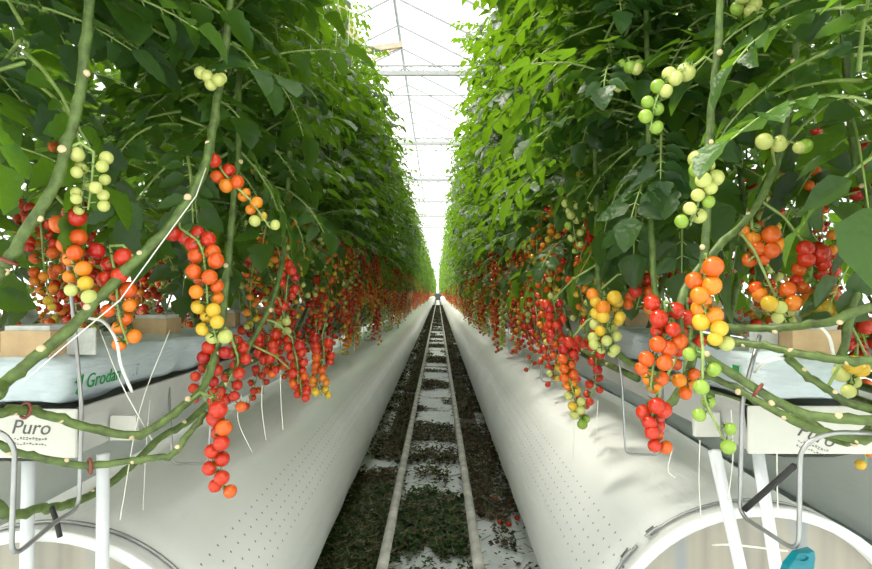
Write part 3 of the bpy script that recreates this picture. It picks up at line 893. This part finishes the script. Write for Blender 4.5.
hero(-.62, 1.42, -1, D([(-14, 397), (4, 383), (32, 360), (62, 336), (96, 302), (130, 266), (165, 232), (194, 192), (208, 155), (214, 118), (224, 55), (238, -60)], .93, 1.34), .0150,
     [(D([(110, 246), (116, 280), (118, 312), (128, 345)], 1.12), 13, 9.2, 1.0, .40, 1.0),
      (D([(180, 228), (200, 245), (206, 275), (208, 305), (217, 342)], 1.22), 21, 8.8, 1.0, .22, 1.0),
      (D([(214, 160), (232, 183), (250, 200), (270, 228)], 1.28), 12, 7.2, .90, .22, .9),
      (D([(208, 72), (214, 78), (222, 86)], 1.25), 5, 7.0, .2, .12, 1.0)],
     'tomato plant whose thick bare stem slants across the near left corner', 1, ftop=0.06, twine=[D([(22, 383), (60, 350), (120, 300), (160, 245), (196, 196), (206, 168)], .97, 1.18)])
hero(-.72, 1.06, -1, D([(-16, 292), (4, 266), (26, 230), (54, 186), (68, 142), (80, 95), (88, 20), (92, -60)], .98, 1.06), .0150,
     [(D([(94, 152), (92, 180), (88, 210)], 1.05), 13, 7.5, .24, .20, 1.5),
      (D([(66, 206), (68, 232), (72, 258), (80, 285), (88, 302)], 1.08), 12, 9.0, .92, .2, .85),
      (D([(40, 215), (42, 240), (45, 275), (52, 310)], 1.35), 18, 6.0, 1.0, .35, 1.5),
      (D([(28, 200), (30, 225), (32, 245)], 1.45), 10, 6.0, 1.0, .6, 1.3)],
     'tomato plant at the far left edge with stem rising beside pale green fruit', 2, clips=[(6, 262, .99)], ftop=0.13)
hero(-.58, 1.62, -1, D([(-16, 415), (20, 410), (50, 416), (90, 428), (140, 434), (180, 408), (204, 386), (218, 345), (226, 290), (232, 215), (238, 150), (240, 60)], .97, 1.50), .0125,
     [(D([(212, 398), (221, 420), (218, 445), (216, 466), (226, 496)], 1.18), 12, 8.8, .88, .76, .6),
      (D([(218, 342), (210, 362), (202, 385), (206, 402)], 1.30), 11, 6.6, 1.0, 1.0, 1.2),
      (D([(232, 340), (238, 362), (228, 385), (240, 408)], 1.40), 12, 6.4, 1.0, .75, 1.1)],
     'tomato plant with the low red truss hanging out over the left duct', 3, clips=[(45, 420, 1.0)], ftop=0.1)
hero(-.55, 1.95, -1, D([(-16, 500), (10, 515), (40, 508), (66, 505), (100, 490), (130, 467), (160, 438), (190, 420), (214, 395), (245, 352), (272, 302), (283, 255), (288, 190), (292, 90)], .98, 1.95), .0128,
     [(D([(291, 262), (287, 285), (285, 312)], 1.85), 11, 5.4, 1.0, .92, 1.1), (D([(284, 315), (286, 330), (285, 347)], 1.85), 7, 5.2, .3, .2, .9),
      (D([(272, 330), (268, 350), (282, 376)], 1.80), 18, 5.6, 1.0, .75, 1.5),
      (D([(292, 338), (297, 362), (298, 384)], 1.78), 11, 5.8, 1.0, .75, .9), (D([(300, 378), (302, 398)], 1.80), 8, 5.0, 1.0, 1.0, 1.0),
      (D([(322, 336), (324, 358), (318, 384), (322, 396)], 2.05), 18, 5.2, 1.0, .35, 1.1)],
     'tomato plant with the lowest green stem curling past the left wire frame', 4, clips=[(86, 495, 1.1)], ftop=0.0,
     extra_stems=[(D([(-16, 442), (15, 452), (50, 460), (90, 466), (140, 459), (172, 454), (190, 432), (206, 412)], .98, 1.2), .010)])

hero(.55, 1.16, 1, D([(640, 420), (668, 405), (690, 368), (700, 310), (706, 235), (708, 165), (712, 100), (718, 40), (724, -70)], 1.25, 1.10), .0118,
     [(D([(708, 262), (703, 285), (704, 308), (714, 330), (720, 346)], 1.02), 12, 10.0, .78, .2, .7),
      (D([(694, 66), (672, 76), (657, 98), (650, 130)], 1.12), 10, 8.6, .14, .08, .7),
      (D([(706, 152), (705, 178), (698, 205), (690, 226)], 1.08), 11, 8.8, .20, .08, .9),
      (D([(703, 348), (704, 395), (720, 432), (728, 450)], 1.02), 7, 8.4, .02, .0, 1.2)],
     'tomato plant with pale yellow fruit on an upright stem near the right edge', 5, ftop=0.16, fy=.42)
hero(.60, 1.45, 1, D([(890, 311), (830, 322), (790, 327), (745, 328), (700, 324), (672, 318), (655, 290), (650, 200), (648, 100), (646, 0)], .98, 1.55), .0115,
     [(D([(664, 302), (668, 330), (655, 358), (650, 392)], 1.14), 14, 9.0, .90, .58, 1.1),
      (D([(686, 298), (690, 335), (684, 370), (688, 398)], 1.18), 13, 8.4, .90, .55, 1.0),
      (D([(656, 398), (652, 422), (658, 450)], 1.14), 10, 8.6, .90, .72, .9),
      (D([(628, 58), (632, 72), (620, 88)], 1.45), 7, 6.5, .14, .08, 1.2)],
     'tomato plant carrying the big orange red truss above the right duct', 6, ftop=.16, fy=.2)
hero(.68, 1.22, 1, D([(890, 421), (830, 418), (790, 408), (742, 380), (700, 352), (680, 330), (690, 280), (760, 200), (790, 100), (800, -20)], .96, 1.3), .0125,
     [(D([(738, -4), (748, 6), (768, 14)], 1.2), 6, 8.0, .14, .1, 1.0), (D([(768, 140), (790, 142), (808, 150)], 1.15), 5, 8.5, .16, .1, .7),
      (D([(752, 228), (766, 242), (748, 262)], 1.25), 8, 9, .62, .7, 1.0),
      (D([(806, 246), (812, 270), (806, 292)], 1.25), 9, 9, .97, .7, 1.1),
      (D([(770, 285), (778, 302), (786, 322)], 1.22), 10, 8.6, .65, .25, 1.3),
      (D([(826, 288), (820, 305), (818, 322)], 1.28), 8, 8.6, .6, .3, 1.2),
      (D([(858, 322), (862, 332), (866, 345)], 1.3), 5, 10, 1.0, 1.0, 1.1), (D([(852, 358), (850, 372), (854, 392)], 1.12), 5, 9, .5, .05, .8)],
     'tomato plant at the right edge with thick stems lying over the grow bag', 7, ftop=.14, fy=.34,
     extra_stems=[(D([(890, 364), (840, 360), (800, 354), (770, 347), (738, 343), (715, 345), (696, 332)], .97, 1.25), .0115), (D([(785, 355), (806, 374), (826, 388), (850, 404), (885, 412)], 1.1, 1.0), .0105)],
     clips=[(742, 405, 1.1)])
hero(.60, 1.80, 1, D([(890, 418), (846, 442), (806, 420), (765, 408), (720, 396), (676, 380), (640, 368), (612, 345), (600, 290), (596, 200), (594, 80)], .98, 1.85), .0125,
     [(D([(572, 338), (567, 365), (574, 395), (583, 426)], 1.80), 19, 6.0, 1.0, .0, .75),
      (D([(604, 292), (608, 320), (602, 352)], 1.55), 20, 7.0, .48, .2, 1.4),
      (D([(636, 270), (640, 292), (636, 310)], 1.6), 10, 7.2, .95, .6, 1.2),
      (D([(553, 300), (556, 318), (553, 342)], 2.0), 16, 5.2, 1.0, .8, 1.2)],
     'tomato plant with the slender tapering red to green truss over the right duct', 8, ftop=.06,
     extra_stems=[(D([(890, 436), (850, 438), (800, 424), (760, 402), (735, 388), (700, 372)], .99, 1.2), .0115)])

# leaning leaves near the camera belong to two more plants in front of each row
make_plant(-.86, 1.02, -1, 2, False, 'leafy tomato plant at the outer near corner of the left row', 'tomato plants of the left row', 901, stem=False).children[0].location.z = .17
make_plant(.84, 1.02, 1, 2, False, 'leafy tomato plant at the outer near corner of the right row', 'tomato plants of the right row', 902, stem=False)

# --- the long rows
NTH = ['first', 'second', 'third', 'fourth', 'fifth', 'sixth', 'seventh', 'eighth', 'ninth', 'tenth', 'eleventh', 'twelfth', 'thirteenth',
       'fourteenth', 'fifteenth', 'sixteenth', 'seventeenth', 'eighteenth', 'nineteenth', 'twentieth']
for s in (-1, 1):
    y = 2.2 if s < 0 else 2.1; i = 0
    rng = random.Random(40 + s)
    x0 = -.72 if s < 0 else .61
    while i < 90:
        det = 2 if y < 5.5 else (1 if y < 15 else 0)
        fd = 2 if y < 4.2 else (1 if y < 14 else 0)
        if i < 20: lab = '%s tomato plant along the aisle side of the %s row behind its near end group' % (NTH[i], SN[s])
        elif i < 45: lab = 'tomato plant in the middle stretch of the %s row, hung with red trusses' % SN[s]
        else: lab = 'far tomato plant of the %s row, close to the vanishing point' % SN[s]
        make_plant(x0 + rng.uniform(-.04, .04), y + rng.uniform(-.05, .05), s, det, True, lab, 'tomato plants of the %s row' % SN[s], 1000 + 200 * (s + 1) + i, fd,
                   cnt=(9 if fd == 2 else 11), zlo=1.12, zhi=1.78)
        y += .40; i += 1
    yend = y
    # far side of the same row
    y = 1.3
    for i in range(22):
        lab = '%s tomato plant on the outer side of the %s row, behind the aisle plants' % (NTH[i] if i < 20 else ORD[i], SN[s])
        make_plant((XL - .17 if s < 0 else XR + .16) + rng.uniform(-.04, .04), y, s, 1, True, lab, 'tomato plants of the %s row' % SN[s], 3000 + 200 * (s + 1) + i, 1, face=(PI if s < 0 else 0), cnt=8, zlo=1.2, zhi=1.8, tall=True)
        y += .50
    # next row out
    y = 1.2
    for i in range(20):
        lab = '%s tomato plant of the next row out beyond the %s row' % (NTH[i], SN[s])
        make_plant((NXL + .15 if s < 0 else NXR - .15) + rng.uniform(-.05, .05), y, s, 1, True, lab, 'tomato plants of the next rows out', 5000 + 200 * (s + 1) + i, 1, cnt=7, zlo=1.2, zhi=1.8, tall=True)
        y += .50
# --- the rest of both rows, too far to tell plant from plant
rng = random.Random(77); m = MB()
for s, x, y, yend in ((-1, -.68, 38.3, 99.5), (1, .60, 38.3, 99.5), (-1, NXL + .15, 11.3, 60), (1, NXR - .15, 11.3, 60), (-1, NXL - .2, 1.2, 40), (1, NXR + .2, 1.2, 40)):  # outer rows are added here to block side light
    while y < yend:
        ln = -s * LEAN[s]
        z = 1.48; az = rng.uniform(0, 6)
        m.tube([(x, y, ZB), (x, y, 1.7), (x + ln, y, 3.0)], .008, 3, 1, False)
        while z < ((3.1 if s < 0 else 3.5) if abs(x) < 1 else 4.0):
            a = az; L_ = rng.uniform(.3, .45); hd = Vector((math.cos(a), math.sin(a), 0)); base = Vector((x + ln * (z - 1.5) / 2.4, y, z))
            for q in range(4):
                c = base + hd * L_ * (.4 + .2 * q) + Vector((0, 0, .05 - .06 * q)); d = Vector((rng.uniform(-1, 1), rng.uniform(-1, 1), rng.uniform(-.8, .2)))
                leaflet(m, c, d, Vector((0, 0, 1)), .16, .12, rng, 0, 0)
            az += 2.4; z += .13
        for k in range(7):
            zz = rng.uniform(1.25, 1.72); xx = x - s * rng.uniform(.02, .14); yy = y + rng.uniform(-.2, .2); l = rng.uniform(.2, .34); gq = rng.random()
            for t in range(6):
                if abs(x) < 1: m.ball((xx + rng.uniform(-.02, .02), yy + rng.uniform(-.02, .02), zz - l * t / 6), .026, 5, 3, 2 + (5 if gq < .6 else (4 if t < 3 else 2)))
        y += .55
tag(m.build('distant_tomato_plants', [M['leaf_far'], M['stem']] + SKIN, None, True), 'distant tomato plants merging at the vanishing point and behind the outer rows', 'tomato plants', kind='stuff')

# fallen fruit beside the right rail
rng = random.Random(5)
for k, (px, py) in enumerate(((500, 521), (509, 523), (517, 517), (522, 511), (495, 498), (512, 500))):
    p = at(px, py, 1.0); d = (p - CAM); t = (CAM.z - .02) / -d.z; g = CAM + d * t
    o = link('fallen_tomato', TOM[5], None, (g.x, g.y, .0155)); q = .0165; o.scale = (q, q, q * .9); o.rotation_euler = (rng.uniform(-.4, .4), rng.uniform(-.4, .4), 0)
    tag(o, ['fallen red tomato nearest the right rail in the litter', 'fallen red tomato second in the line towards the right duct', 'fallen red tomato third in the line towards the right duct', 'fallen red tomato closest to the right duct', 'fallen red tomato further back against the right rail', 'fallen red tomato further back, away from the right rail'][k], 'tomato', 'fallen tomatoes on the path')

# ------------------------------------------------------------------ light
w = bpy.data.worlds.new('bright hazy sky'); sc.world = w; w.use_nodes = True
bg = w.node_tree.nodes['Background']; bg.inputs['Color'].default_value = (1.0, 0.985, 0.94, 1); bg.inputs['Strength'].default_value = 2.3
sd = bpy.data.lights.new('sun', 'SUN'); sd.energy = 6.5; sd.angle = R(14); sd.color = (1, .94, .80)
so = bpy.data.objects.new('sun', sd); COL.objects.link(so)
so.rotation_euler = Vector((-.44, .14, .89)).to_track_quat('Z', 'Y').to_euler()
sc.view_settings.view_transform = 'Standard'; sc.view_settings.look = 'None'
sc.view_settings.gamma = 1.0; sc.view_settings.use_curve_mapping = False
sc.view_settings.exposure = 0.16
sc.cycles.max_bounces = 10; sc.cycles.transparent_max_bounces = 12; sc.cycles.transmission_bounces = 8; sc.cycles.diffuse_bounces = 6
